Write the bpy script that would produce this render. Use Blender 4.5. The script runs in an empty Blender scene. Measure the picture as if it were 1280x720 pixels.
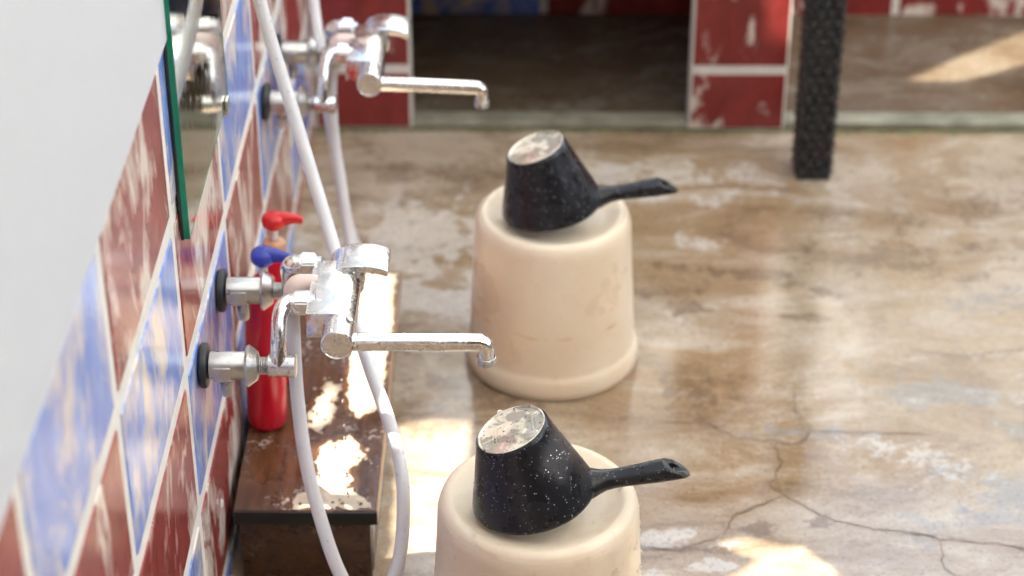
import bpy, bmesh, math, random
from mathutils import Vector, Matrix, noise
import numpy as np
random.seed(7)
R = math.radians
C = bpy.context.scene.collection
SC = bpy.context.scene

# ------------------------------------------------------------------ camera
cam_d = bpy.data.cameras.new('camera'); cam = bpy.data.objects.new('camera', cam_d); C.objects.link(cam)
cam.location = (0.38954, 0.0, 1.8195)
cam.rotation_euler = (R(90 - 31.698), 0, R(0.4675))
cam_d.sensor_width = 36; cam_d.lens = 75.33
cam_d.clip_start = 0.05; cam_d.clip_end = 500
cam_d.dof.use_dof = True; cam_d.dof.focus_distance = 2.47; cam_d.dof.aperture_fstop = 3.4
SC.camera = cam
# ------------------------------------------------------------------ light
SUN = Vector((0.46, -0.32, 0.83)).normalized()          # towards the sun
elev = math.asin(SUN.z)
w = bpy.data.worlds.new('World'); SC.world = w; w.use_nodes = True
nt = w.node_tree; bg = nt.nodes['Background']
sky = nt.nodes.new('ShaderNodeTexSky'); sky.sky_type = 'NISHITA'; sky.sun_disc = False
sky.sun_elevation = elev; sky.sun_rotation = math.atan2(SUN.x, SUN.y)
sky.air_density = 1.0; sky.dust_density = 4.0; sky.ozone_density = 1.0
nt.links.new(sky.outputs[0], bg.inputs[0]); bg.inputs[1].default_value = 0.15
sd = bpy.data.lights.new('sun', 'SUN'); sun = bpy.data.objects.new('sun', sd); C.objects.link(sun)
sd.energy = 2.7; sd.angle = R(0.25); sd.color = (1.0, 0.90, 0.74)
sun.rotation_euler = SUN.to_track_quat('Z', 'Y').to_euler(); sun.location = SUN * 8
SC.view_settings.view_transform = 'Standard'; SC.view_settings.look = 'None'
SC.view_settings.exposure = 2.5; SC.view_settings.gamma = 1.0; SC.view_settings.use_curve_mapping = False
SC.view_settings.use_white_balance = True
SC.view_settings.white_balance_temperature = 6250; SC.view_settings.white_balance_tint = 3

# ------------------------------------------------------------------ helpers
def tag(o, label=None, cat=None, group=None, kind=None):
    if label: o['label'] = label
    if cat: o['category'] = cat
    if group: o['group'] = group
    if kind: o['kind'] = kind
    return o
def empty(name, loc, label, cat, group=None):
    o = bpy.data.objects.new(name, None); C.objects.link(o); o.location = loc; o.empty_display_size = .05
    return tag(o, label, cat, group)
def link(name, me, mat=None, parent=None, smooth=None, kind=None, loc=None):
    o = bpy.data.objects.new(name, me); C.objects.link(o)
    if mat is not None:
        for m in (mat if isinstance(mat, (list, tuple)) else [mat]): me.materials.append(m)
    if smooth is not None:
        me.polygons.foreach_set('use_smooth', [True] * len(me.polygons))
        if smooth < 170: me.set_sharp_from_angle(angle=R(smooth))
    if parent: o.parent = parent
    if kind: o['kind'] = kind
    if loc is not None: o.location = loc
    return o
class MB:
    def __init__(s): s.v = []; s.f = []; s.m = []
    def add(s, vs, fs, mi=0):
        b = len(s.v); s.v += [tuple(v) for v in vs]; s.f += [tuple(i + b for i in f) for f in fs]; s.m += [mi] * len(fs)
    def box(s, lo, hi, mi=0, M=None, bev=0):
        bm = bmesh.new(); bmesh.ops.create_cube(bm, size=1)
        lo = Vector(lo); hi = Vector(hi)
        for v in bm.verts: v.co = Vector((lo[i] + (v.co[i] + .5) * (hi[i] - lo[i]) for i in range(3)))
        if bev: bmesh.ops.bevel(bm, geom=list(bm.edges), offset=bev, segments=2, profile=.6, affect='EDGES')
        s.bm(bm, mi, M)
    def bm(s, bm, mi=0, M=None):
        bm.verts.index_update()
        s.add([(M @ v.co if M else v.co.copy()) for v in bm.verts], [[v.index for v in f.verts] for f in bm.faces], mi); bm.free()
    def lathe(s, prof, n=48, M=None, mi=0, cap0=False, cap1=False, hexr=False):
        vs = []; fs = []
        for (r, z) in prof:
            for k in range(n):
                a = 2 * math.pi * (k + .5) / n; v = Vector((r * math.cos(a), r * math.sin(a), z)); vs.append(M @ v if M else v)
        for i in range(len(prof) - 1):
            for k in range(n):
                a = i * n + k; b = i * n + (k + 1) % n; fs.append((a, b, b + n, a + n))
        if cap0: fs.append(tuple(range(n))[::-1])
        if cap1: fs.append(tuple(range((len(prof) - 1) * n, len(prof) * n)))
        s.add(vs, fs, mi)
    def tube(s, pts, r, n=16, mi=0, caps=True, res=8, spline=True):
        P = [Vector(p) for p in pts]
        rr = r if isinstance(r, (list, tuple)) else [r] * len(P)
        if spline and len(P) > 2:
            Q = []; q2 = []
            for i in range(len(P) - 1):
                p0 = P[max(i - 1, 0)]; p1 = P[i]; p2 = P[i + 1]; p3 = P[min(i + 2, len(P) - 1)]
                for k in range(res):
                    t = k / res
                    Q.append(.5 * ((2 * p1) + (p2 - p0) * t + (2 * p0 - 5 * p1 + 4 * p2 - p3) * t * t + (3 * p1 - p0 - 3 * p2 + p3) * t ** 3))
                    q2.append(rr[i] * (1 - t) + rr[i + 1] * t)
            Q.append(P[-1]); q2.append(rr[-1]); P = Q; rr = q2
        T = [(P[min(i + 1, len(P) - 1)] - P[max(i - 1, 0)]).normalized() for i in range(len(P))]
        u = T[0].orthogonal().normalized(); vs = []; fs = []
        for i, p in enumerate(P):
            u = (u - T[i] * u.dot(T[i])).normalized(); w_ = T[i].cross(u)
            for k in range(n):
                a = 2 * math.pi * k / n; vs.append(p + (u * math.cos(a) + w_ * math.sin(a)) * rr[i])
        for i in range(len(P) - 1):
            for k in range(n):
                a = i * n + k; b = i * n + (k + 1) % n; fs.append((a, b, b + n, a + n))
        if caps: fs.append(tuple(range(n))[::-1]); fs.append(tuple(range((len(P) - 1) * n, len(P) * n)))
        s.add(vs, fs, mi)
    def mesh(s, name):
        me = bpy.data.meshes.new(name); me.from_pydata(s.v, [], s.f)
        me.polygons.foreach_set('material_index', s.m); me.validate(); me.update()
        bm = bmesh.new(); bm.from_mesh(me); bmesh.ops.recalc_face_normals(bm, faces=bm.faces); bm.to_mesh(me); bm.free()
        return me
    def build(s, name, mat, parent=None, smooth=None, kind=None, loc=None):
        return link(name, s.mesh(name), mat, parent, smooth, kind, loc)
def along(p, d):                                           # matrix taking +z to d at p
    return Matrix.Translation(p) @ Vector(d).to_track_quat('Z', 'Y').to_matrix().to_4x4()
X = Vector((1, 0, 0)); Y = Vector((0, 1, 0)); Z = Vector((0, 0, 1))

# ------------------------------------------------------------------ materials
class NT:
    def __init__(s, name):
        s.m = bpy.data.materials.new(name); s.m.use_nodes = True; s.t = s.m.node_tree; s.b = s.t.nodes['Principled BSDF']
    def n(s, typ, **kw):
        o = s.t.nodes.new('ShaderNode' + typ)
        for k, v in kw.items(): setattr(o, k, v)
        return o
    def l(s, a, b): s.t.links.new(a, b)
    def coord(s, scale=(1, 1, 1), obj=True):
        tc = s.n('TexCoord'); mp = s.n('Mapping'); mp.inputs['Scale'].default_value = scale
        s.l(tc.outputs['Object'] if obj else tc.outputs['Generated'], mp.inputs[0]); return mp.outputs[0]
    def noise(s, vec, scale, detail=4, rough=.55, dist=0):
        o = s.n('TexNoise'); o.inputs['Scale'].default_value = scale; o.inputs['Detail'].default_value = detail
        o.inputs['Roughness'].default_value = rough; o.inputs['Distortion'].default_value = dist
        if vec: s.l(vec, o.inputs['Vector'])
        return o.outputs['Fac']
    def ramp(s, fac, stops, interp='LINEAR'):
        o = s.n('ValToRGB'); o.color_ramp.interpolation = interp; e = o.color_ramp.elements
        while len(e) < len(stops): e.new(.5)
        for i, (p, c) in enumerate(stops): e[i].position = p; e[i].color = (c, c, c, 1) if isinstance(c, (int, float)) else (*c, 1)
        s.l(fac, o.inputs[0]); return o.outputs[0]
    def mix(s, fac, a, b, mode='MIX'):
        o = s.n('Mix', data_type='RGBA', blend_type=mode)
        for sock, val in ((0, fac), (6, a), (7, b)):
            if isinstance(val, (int, float)): o.inputs[sock].default_value = val
            elif isinstance(val, tuple): o.inputs[sock].default_value = (*val, 1)
            else: s.l(val, o.inputs[sock])
        return o.outputs[2]
    def math(s, op, a, b=None, clamp=False):
        o = s.n('Math', operation=op, use_clamp=clamp)
        for i, val in enumerate((a, b)):
            if val is None: continue
            if isinstance(val, (int, float)): o.inputs[i].default_value = val
            else: s.l(val, o.inputs[i])
        return o.outputs[0]
    def bump(s, h, strength=.2, dist=.002):
        o = s.n('Bump'); o.inputs['Strength'].default_value = strength; o.inputs['Distance'].default_value = dist
        s.l(h, o.inputs['Height']); s.l(o.outputs[0], s.b.inputs['Normal'])
    def set(s, **kw):
        for k, v in kw.items():
            k = k.replace('_', ' ')
            sock = s.b.inputs[k]
            if isinstance(v, tuple): sock.default_value = (*v, 1)
            elif isinstance(v, (int, float)): sock.default_value = v
            else: s.l(v, sock)
        return s
def simple(name, col, rough=.5, metal=0, vary=.15, nscale=30, bump=0, **kw):
    m = NT(name); v = m.coord(); n = m.noise(v, nscale, 5)
    f = m.ramp(n, [(.3, 0), (.7, 1)])
    m.set(Base_Color=m.mix(f, tuple(c * (1 - vary) for c in col), tuple(min(1, c * (1 + vary)) for c in col)), Metallic=metal)
    m.set(Roughness=m.ramp(n, [(.25, max(.02, rough * .75)), (.75, min(1, rough * 1.3))]))
    if bump: m.bump(m.noise(v, nscale * 6, 3), bump, .001)
    for k, val in kw.items(): m.set(**{k: val})
    return m.m
def tile_mat(name, base, dark, cream=(.80, .70, .62), lo=.495, hi=.63):
    m = NT(name); v = m.coord((1, 1, .55))
    wv = m.n('TexNoise'); wv.inputs['Scale'].default_value = 6; wv.inputs['Detail'].default_value = 3; m.l(v, wv.inputs['Vector'])
    ad = m.n('VectorMath', operation='MULTIPLY_ADD'); m.l(wv.outputs['Color'], ad.inputs[0]); ad.inputs[1].default_value = (.09, .09, .09); m.l(v, ad.inputs[2])
    n = m.noise(ad.outputs[0], 10, 6, .58, .9); n2 = m.noise(ad.outputs[0], 60, 4)
    n = m.math('ADD', n, m.math('MULTIPLY', m.math('SUBTRACT', n2, .5), .16))
    f = m.ramp(n, [(lo, 0), (hi, 1)])
    tone = m.mix(m.ramp(m.noise(v, 26, 4, .6, .6), [(.35, 0), (.65, 1)]), dark, base)
    m.set(Base_Color=m.mix(f, tone, cream), Roughness=m.ramp(n2, [(.3, .13), (.7, .26)]), Specular_IOR_Level=.5)
    m.bump(m.noise(v, 14, 2), .15, .003)
    return m.m
M = {}
M['red'] = tile_mat('red_glazed_tile', (.34, .062, .058), (.25, .040, .037))
M['red_far'] = tile_mat('deep_red_glazed_tile', (.27, .036, .034), (.20, .026, .024), lo=.57, hi=.65)
M['blue'] = tile_mat('blue_glazed_tile', (.27, .39, .80), (.15, .25, .68), lo=.45, hi=.60)
M['grout'] = simple('white_grout', (.76, .73, .68), .7, vary=.08, nscale=40, bump=.3)
M['plaster'] = simple('white_plaster', (.585, .60, .64), .75, vary=.025, nscale=45, bump=.25)
def chrome(name, col, r0, r1):
    m = NT(name); v = m.coord(); n = m.noise(v, 60, 5, .65)
    sc = m.noise(v, 210, 3, .6); spots = m.math('MULTIPLY', m.ramp(sc, [(.56, 0), (.63, 1)]), m.ramp(m.noise(v, 38, 3), [(.42, .1), (.58, .85)]))
    c0 = m.mix(m.ramp(n, [(.35, 0), (.65, 1)]), tuple(c * .84 for c in col), col); c0 = m.mix(m.math('MULTIPLY', spots, .7), c0, (.50, .47, .44))
    ro = m.n('Mix', data_type='FLOAT'); m.l(spots, ro.inputs[0]); m.l(m.ramp(n, [(.35, r0), (.7, r1)]), ro.inputs[2]); ro.inputs[3].default_value = .55
    m.set(Base_Color=c0, Metallic=1.0, Roughness=ro.outputs[0])
    m.bump(m.math('ADD', m.math('MULTIPLY', m.noise(v, 25, 3), .6), m.math('MULTIPLY', spots, .08)), .06, .0012)
    return m.m
M['chrome'] = chrome('polished_chrome', (.88, .87, .86), .10, .28)
M['brushed'] = chrome('dull_plated_metal', (.62, .61, .60), .26, .42)
M['rubber'] = simple('dark_rubber', (.018, .022, .026), .45, nscale=90, bump=.3)
M['pinkplastic'] = simple('pale_pink_plastic', (.78, .62, .57), .35, vary=.05)
def hose_mat():
    m = NT('white_hose_rubber'); v = m.coord(); n = m.noise(v, 260, 3, .7)
    big = m.noise(v, 9, 3)
    spots = m.math('MULTIPLY', m.ramp(n, [(.63, 0), (.69, 1)]), m.ramp(big, [(.42, 0), (.6, .9)]))
    m.set(Base_Color=m.mix(spots, (.74, .73, .76), (.20, .19, .20)), Roughness=.32, Subsurface_Weight=.1, Subsurface_Scale=.01)
    m.bump(n, .1, .0006); return m.m
M['hose'] = hose_mat()
def stool_mat():
    m = NT('cream_moulded_plastic'); tc = m.n('TexCoord'); sp = m.n('SeparateXYZ'); m.l(tc.outputs['Object'], sp.inputs[0])
    v = m.coord(); n = m.noise(v, 7, 5, .6); fine = m.noise(v, 160, 3)
    wv = m.n('TexWave', wave_type='BANDS', bands_direction='Z'); wv.inputs['Scale'].default_value = 60; wv.inputs['Distortion'].default_value = 1.2
    wv.inputs['Detail'].default_value = 2; m.l(v, wv.inputs['Vector'])
    # a rusty scuff line a third of the way up
    zz = m.math('ADD', sp.outputs[2], m.math('MULTIPLY', m.math('SUBTRACT', m.noise(v, 18, 3), .5), .014))
    line = m.math('LESS_THAN', m.math('ABSOLUTE', m.math('SUBTRACT', zz, .105)), .0024)
    line = m.math('MULTIPLY', line, m.ramp(m.noise(v, 22, 3), [(.46, 0), (.6, 1)]))
    col = m.mix(m.ramp(n, [(.35, 0), (.65, 1)]), (.80, .64, .46), (.87, .75, .59))
    col = m.mix(m.math('MULTIPLY', m.ramp(fine, [(.6, 0), (.75, 1)]), .25), col, (.52, .38, .27))
    col = m.mix(line, col, (.66, .36, .12))
    m.set(Base_Color=col, Roughness=m.ramp(n, [(.3, .24), (.7, .42)]), Subsurface_Weight=.12, Subsurface_Scale=.02, Specular_IOR_Level=.55)
    m.bump(wv.outputs['Fac'], .10, .0008); return m.m
M['stool'] = stool_mat()
def ladle_mat():
    m = NT('speckled_black_plastic'); v = m.coord(); vo = m.n('TexVoronoi'); vo.inputs['Scale'].default_value = 270; m.l(v, vo.inputs['Vector'])
    d = m.ramp(vo.outputs['Distance'], [(.14, 1), (.24, 0)]); pick = m.ramp(m.noise(v, 120, 2), [(.5, 0), (.6, 1)])
    m.set(Base_Color=m.mix(m.math('MULTIPLY', d, pick), (.013, .013, .016), (.42, .44, .50)), Roughness=m.ramp(m.noise(v, 30, 4), [(.3, .20), (.7, .34)]), Specular_IOR_Level=.38)
    m.bump(m.math('MULTIPLY', d, pick), .4, .0008); return m.m
M['ladle'] = ladle_mat()
def disc_mat():  # reflections on the black base painted as cream, grey, pink and dark specks
    m = NT('ladle_base_glare'); v = m.coord(); n = m.noise(v, 26, 4, .6, .4)
    cc = m.mix(m.ramp(n, [(.50, 0), (.56, .8)]), (.90, .82, .66), (.26, .25, .20)); cc = m.mix(m.ramp(m.noise(v, 17, 2), [(.58, 0), (.66, .45)]), cc, (.80, .46, .38))
    cc = m.mix(m.ramp(m.noise(v, 190, 2, .5), [(.66, 0), (.68, .9)]), cc, (.03, .03, .03))
    m.set(Base_Color=cc, Roughness=m.ramp(n, [(.4, .10), (.65, .22)]), Specular_IOR_Level=.8,
          Coat_Weight=1.0, Coat_Roughness=.05, Coat_IOR=1.8)
    m.bump(m.noise(v, 120, 3), .15, .0006); return m.m
M['disc'] = disc_mat()
M['black_in'] = simple('dark_hollow', (.006, .006, .007), .7)
def wood_mat(name, a, b, wet=1.0):
    m = NT(name); v = m.coord((1, .12, 1)); v2 = m.coord()
    g = m.noise(v, 70, 6, .65, .5); bgn = m.noise(v2, 14, 4, .6)
    col = m.mix(m.ramp(g, [(.35, 0), (.65, 1)]), a, b)
    foam = m.math('MULTIPLY', m.ramp(m.noise(v2, 85, 4, .7, 1.0), [(.56, 0), (.62, 1)]), m.ramp(m.noise(v2, 11, 2), [(.52, 0), (.62, .85 * wet)]))
    col = m.mix(foam, col, (.62, .54, .50))
    m.set(Base_Color=col, Roughness=m.ramp(bgn, [(.42, .06), (.60, .34)]), Specular_IOR_Level=.7)
    m.bump(m.math('ADD', m.ramp(bgn, [(.42, 0), (.5, 1)]), m.math('MULTIPLY', foam, .6)), .35, .0012); return m.m
M['wood'] = wood_mat('wet_brown_wood', (.065, .026, .012), (.16, .070, .030))
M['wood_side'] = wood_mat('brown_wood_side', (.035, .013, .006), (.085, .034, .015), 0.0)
M['film'] = simple('glare_film', (.60, .49, .37), .25, vary=.18, nscale=40, bump=.3)
M['wood_edge'] = simple('worn_edge_wood', (.42, .25, .15), .4, nscale=60)
M['black_edge'] = simple('black_edging', (.010, .009, .009), .35)
M['red_bottle'] = simple('red_bottle_plastic', (.52, .004, .022), .24, vary=.06, nscale=8, Subsurface_Weight=.05)
M['red_pump'] = simple('red_pump_plastic', (.66, .02, .025), .22, vary=.05)
M['blue_pump'] = simple('blue_pump_plastic', (.04, .06, .42), .25, vary=.05)
M['white_plastic'] = simple('white_plastic', (.78, .76, .74), .35, vary=.04)
M['tan_plastic'] = simple('tan_plastic', (.62, .36, .22), .4, vary=.06)
M['rattan'] = simple('black_woven_rattan', (.026, .026, .028), .25, vary=.10, nscale=120)
M['green_edge'] = simple('green_glass_edge', (.0, .22, .12), .12, vary=.12, nscale=40)
def mirror_mat():
    m = NT('silvered_mirror'); v = m.coord(); n = m.noise(v, 55, 5, .7)
    m.set(Base_Color=(.70, .74, .67), Metallic=1.0, Roughness=m.ramp(n, [(.45, .03), (.7, .13)])); return m.m
M['mirror'] = mirror_mat()
def water():
    m = NT('water_droplets'); m.set(Base_Color=(1, 1, 1), Roughness=.02, IOR=1.33, Transmission_Weight=1.0); return m.m
M['water'] = water()
M['concrete_far'] = None
def floor_mat(name, far=False):
    m = NT(name); v = m.coord(); vs = m.coord((.55, 1.35, 1))
    at = m.n('Attribute', attribute_name='stain'); sp = m.n('SeparateColor'); m.l(at.outputs['Color'], sp.inputs[0])
    ex = m.n('Attribute', attribute_name='extra'); se = m.n('SeparateColor'); m.l(ex.outputs['Color'], se.inputs[0])
    nb = m.noise(v, 2.4, 7, .66, .6); n1 = m.noise(vs, 7, 9, .72, .5); n2 = m.noise(v, 34, 8, .75); n3 = m.noise(v, 150, 6, .75); n4 = m.noise(v, 95, 5, .7)
    c01 = lambda a: m.math('ADD', a, 0, True)
    cen = lambda a: m.math('SUBTRACT', a, .5)
    edge = m.math('MULTIPLY', m.math('ADD', m.math('ADD', m.math('MULTIPLY', cen(n1), .5), m.math('MULTIPLY', cen(n2), .8)), m.math('MULTIPLY', cen(n4), .6)), 1.6)
    col = m.mix(m.ramp(nb, [(.40, 0), (.60, 1)]), (.32, .215, .120), (.43, .345, .255))
    col = m.mix(m.ramp(n1, [(.50, 0), (.64, .8)]), col, (.53, .445, .355))
    col = m.mix(m.ramp(n1, [(.36, .8), (.48, 0)]), col, (.19, .120, .070))
    def blob(ch, c, amt, col, fac=1.0):
        f = m.math('ADD', sp.outputs[ch], m.math('MULTIPLY', edge, fac))
        return m.mix(m.math('MULTIPLY', m.ramp(f, [(.34, 0), (.66, 1)]), m.math('MULTIPLY', amt, m.ramp(sp.outputs[ch], [(.02, 0), (.30, 1)]))), col, c)
    if far: col = m.mix(.9, col, (.33, .32, .32), 'MULTIPLY')  # shade over the far floor painted in by darkening its colour
    if not far:
        col = blob(2, (.27, .27, .275), .55, col)
        col = blob(0, (.15, .095, .055), .65, col)
        col = blob(1, (.66, .61, .55), .68, col, 1.5)
        hal = m.math('MULTIPLY', se.outputs[0], m.ramp(n2, [(.35, .15), (.65, 1)]))
        col = m.mix(m.math('MULTIPLY', hal, .38), col, (.20, .12, .065))
    col = m.mix(m.ramp(n2, [(.56, 0), (.68, .4)]), col, (.22, .155, .10))
    col = m.mix(m.ramp(n4, [(.57, 0), (.67, .6)]), col, (.18, .13, .09))
    col = m.mix(m.ramp(n4, [(.30, .45), (.40, 0)]), col, (.66, .60, .53))
    col = m.mix(m.ramp(n3, [(.55, 0), (.66, .7)]), col, (.15, .105, .07))
    col = m.mix(m.ramp(n3, [(.30, .4), (.42, 0)]), col, (.68, .62, .55))
    base_w = m.math('ADD', m.math('MULTIPLY', nb, .6), m.math('MULTIPLY', n1, .4))
    wet = m.ramp(m.math('SUBTRACT', m.math('ADD', base_w, m.math('MULTIPLY', cen(n2), .25)), m.math('MULTIPLY', se.outputs[1], .16)), [(.44, .045), (.60, .42)])
    m.set(Base_Color=col, Roughness=wet, Specular_IOR_Level=m.math('ADD', m.math('MULTIPLY', se.outputs[1], .6, True), .32))
    dry = m.ramp(base_w, [(.42, .15), (.56, 1)])
    m.bump(m.math('MULTIPLY', m.math('ADD', m.math('MULTIPLY', n2, .35), m.math('MULTIPLY', n3, .20)), dry), .30, .003)
    return m.m
M['floor'] = floor_mat('wet_stained_concrete')
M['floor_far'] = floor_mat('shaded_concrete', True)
M['crack'] = simple('crack_dirt', (.13, .078, .042), .8, vary=.4, nscale=200)
M['moss'] = simple('mossy_joint', (.17, .17, .075), .8, vary=.5, nscale=50, bump=.5)
M['ground'] = simple('outer_ground', (.30, .27, .23), .85, nscale=3)
M['canvas'] = simple('gobo_canvas', (.62, .60, .55), .8, nscale=5, vary=.04)
def gobo_mat():  # lets sun through the added sheet as soft overhead fill
    m = NT('translucent_canvas'); t = m.n('BsdfTranslucent'); t.inputs[0].default_value = (.80, .80, .78, 1); d = m.n('BsdfDiffuse'); d.inputs[0].default_value = (.70, .68, .63, 1)
    mx = m.n('MixShader'); mx.inputs[0].default_value = .55; m.l(d.outputs[0], mx.inputs[1]); m.l(t.outputs[0], mx.inputs[2])
    m.l(mx.outputs[0], m.t.nodes['Material Output'].inputs[0]); return m.m
M['canvas'] = gobo_mat()
M['reflector'] = simple('cream_metal_reflector', (.60, .56, .48), .55, nscale=4, vary=.04)

# ------------------------------------------------------------------ setting: ground, floor
g = MB(); g.add([(-60, -60, -.03), (60, -60, -.03), (60, 60, -.03), (-60, 60, -.03)], [(0, 1, 2, 3)])
g.build('ground', M['ground'], kind='structure')
STEP = 3.497
def fbm(x, y, s, k=0):
    return noise.fractal(Vector((x * s, y * s, k)), 1.0, 2.0, 4)
CR = [([(0.565, 2.572), (0.649, 2.573), (0.689, 2.536), (0.788, 2.518), (0.802, 2.551), (0.832, 2.551), (0.975, 2.544)], .0016),
      ([(0.748, 2.524), (0.754, 2.475), (0.735, 2.417), (0.756, 2.389), (0.811, 2.342), (0.866, 2.324), (0.961, 2.301), (1.091, 2.278)], .0018),
      ([(0.746, 2.399), (0.712, 2.374), (0.677, 2.350), (0.658, 2.307)], .0020),
      ([(0.812, 2.551), (0.786, 2.598), (0.790, 2.664)], .0012), ([(0.951, 2.301), (0.948, 2.238), (0.973, 2.210)], .0012),
      ([(0.265, 2.384), (0.305, 2.365), (0.326, 2.308)], .0012), ([(0.658, 2.307), (0.594, 2.273), (0.544, 2.282)], .0014), ([(0.647, 2.663), (0.643, 2.587)], .001),
      ([(0.980, 2.770), (1.059, 2.752), (1.196, 2.782), (1.373, 2.774)], .0011)]
def build_floor():
    xs = np.concatenate([[-.02], np.arange(0, 1.801, .008), [2.6, 4.0]]); ys = np.concatenate([[-3, 0, 1.2], np.arange(1.7, STEP, .008), [STEP]])
    nx, ny = len(xs), len(ys)
    GX, GY = np.meshgrid(xs, ys)
    hz = np.zeros_like(GX)
    st = np.zeros((ny, nx, 3))
    def ell(ch, cx, cy, rx, ry, ang=0, amt=1):
        c, s_ = math.cos(R(ang)), math.sin(R(ang)); dx = GX - cx; dy = GY - cy
        u = (dx * c + dy * s_) / rx; v_ = (-dx * s_ + dy * c) / ry
        st[:, :, ch] = np.maximum(st[:, :, ch], amt * np.clip(1.25 - (u * u + v_ * v_) ** .5 * (1 + .0 * WARP) - WARP * 1.5, 0, 1))
    WARP = np.array([[0.0 if (y < 1.6 or x > 1.85) else fbm(x, y, 16, 2) * .6 + fbm(x, y, 55, 5) * .35 for x in xs] for y in ys])
    for a in STAINS: ell(*a)
    vs = np.stack([GX.ravel(), GY.ravel(), hz.ravel()], 1)
    fs = [(j * nx + i, j * nx + i + 1, (j + 1) * nx + i + 1, (j + 1) * nx + i) for j in range(ny - 1) for i in range(nx - 1)]
    me = bpy.data.meshes.new('floor'); me.from_pydata(vs.tolist(), [], fs)
    ca = me.color_attributes.new('stain', 'FLOAT_COLOR', 'POINT')
    col = np.ones((ny * nx, 4)); col[:, :3] = st.reshape(-1, 3); ca.data.foreach_set('color', col.ravel())
    ex = np.ones((ny, nx, 4)); ex[:, :, :3] = 0
    for pts, w0 in CR:
        for (ax, ay), (bx_, by_) in zip(pts[:-1], pts[1:]):
            L2 = (bx_ - ax) ** 2 + (by_ - ay) ** 2; tt = np.clip(((GX - ax) * (bx_ - ax) + (GY - ay) * (by_ - ay)) / L2, 0, 1)
            dd = ((GX - ax - tt * (bx_ - ax)) ** 2 + (GY - ay - tt * (by_ - ay)) ** 2) ** .5
            ex[:, :, 0] = np.maximum(ex[:, :, 0], np.clip(1 - dd / .024, 0, 1))
    for (cx_, cy_, rx_, ry_) in [(.77, 2.86, .10, .36), (.30, 2.3, .10, .35), (.9, 2.3, .3, .12)]:
        ex[:, :, 1] = np.maximum(ex[:, :, 1], np.clip(1.6 - (((GX - cx_) / rx_) ** 2 + ((GY - cy_) / ry_) ** 2) ** .5 - WARP, 0, 1))
    ca = me.color_attributes.new('extra', 'FLOAT_COLOR', 'POINT'); ca.data.foreach_set('color', ex.ravel())
    me.update(); return link('floor', me, M['floor'], smooth=180, kind='structure')
STAINS = [  # channel (0 brown, 1 pale lime, 2 blue grey), x, y, rx, ry, angle, amount
    (1, 0.229, 3.106, 0.213, 0.150, 0, .9), (1, 0.348, 2.940, 0.155, 0.113, 0, .8), (1, 0.192, 2.901, 0.116, 0.094, 0, .8), (1, 0.597, 3.295, 0.213, 0.085, 0, .7), (1, 0.772, 3.315, 0.116, 0.066, 0, .6),
    (0, 0.180, 3.226, 0.049, 0.028, 0, .9), (0, 0.210, 3.069, 0.078, 0.021, 0, .8), (0, 0.318, 3.014, 0.049, 0.028, 0, .7), (0, 0.286, 3.328, 0.291, 0.047, 0, .7),
    (0, 0.271, 2.790, 0.155, 0.047, 0, .8), (0, 0.283, 2.659, 0.136, 0.047, 0, .9), (0, 0.254, 2.564, 0.136, 0.033, 0, .7),
    (0, 0.739, 2.996, 0.126, 0.021, -6, 1), (0, 0.858, 2.946, 0.058, 0.015, -20, 1), (0, 0.840, 2.862, 0.049, 0.011, -8, .9), (0, 1.022, 3.041, 0.213, 0.094, 0, .6), (0, 0.643, 2.906, 0.078, 0.047, 0, .8),
    (0, 0.970, 3.188, 0.242, 0.047, 0, .5), (0, 0.627, 2.662, 0.078, 0.056, 0, .7), (0, 1.212, 3.228, 0.136, 0.075, 0, .6),
    (2, 1.002, 2.648, 0.136, 0.047, -10, .9), (2, 1.162, 2.574, 0.107, 0.066, 0, .9), (2, 1.108, 2.384, 0.145, 0.075, -25, .9), (2, 0.768, 2.551, 0.116, 0.028, 0, .6), (2, 0.951, 2.324, 0.068, 0.038, 0, .6), (2, 1.287, 2.366, 0.097, 0.094, 0, .7), (2, 1.172, 2.931, 0.155, 0.047, 20, .5),
    (1, 0.579, 2.306, 0.053, 0.021, 8, 1), (1, 0.653, 2.292, 0.029, 0.019, 0, .8), (1, 0.625, 2.239, 0.049, 0.019, 0, 1), (1, 0.565, 2.215, 0.029, 0.024, 0, .9), (1, 0.669, 3.093, 0.058, 0.028, 0, .6),
    (1, 1.230, 2.613, 0.242, 0.094, 0, .5), (1, 1.078, 2.762, 0.194, 0.028, 10, .45), (1, 0.967, 2.477, 0.136, 0.066, -15, .5),
    (0, 0.708, 2.322, 0.029, 0.019, -20, .8), (0, 0.792, 2.332, 0.019, 0.014, 0, .8), (0, 0.594, 2.277, 0.087, 0.008, -4, .9),
]
build_floor()

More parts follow.
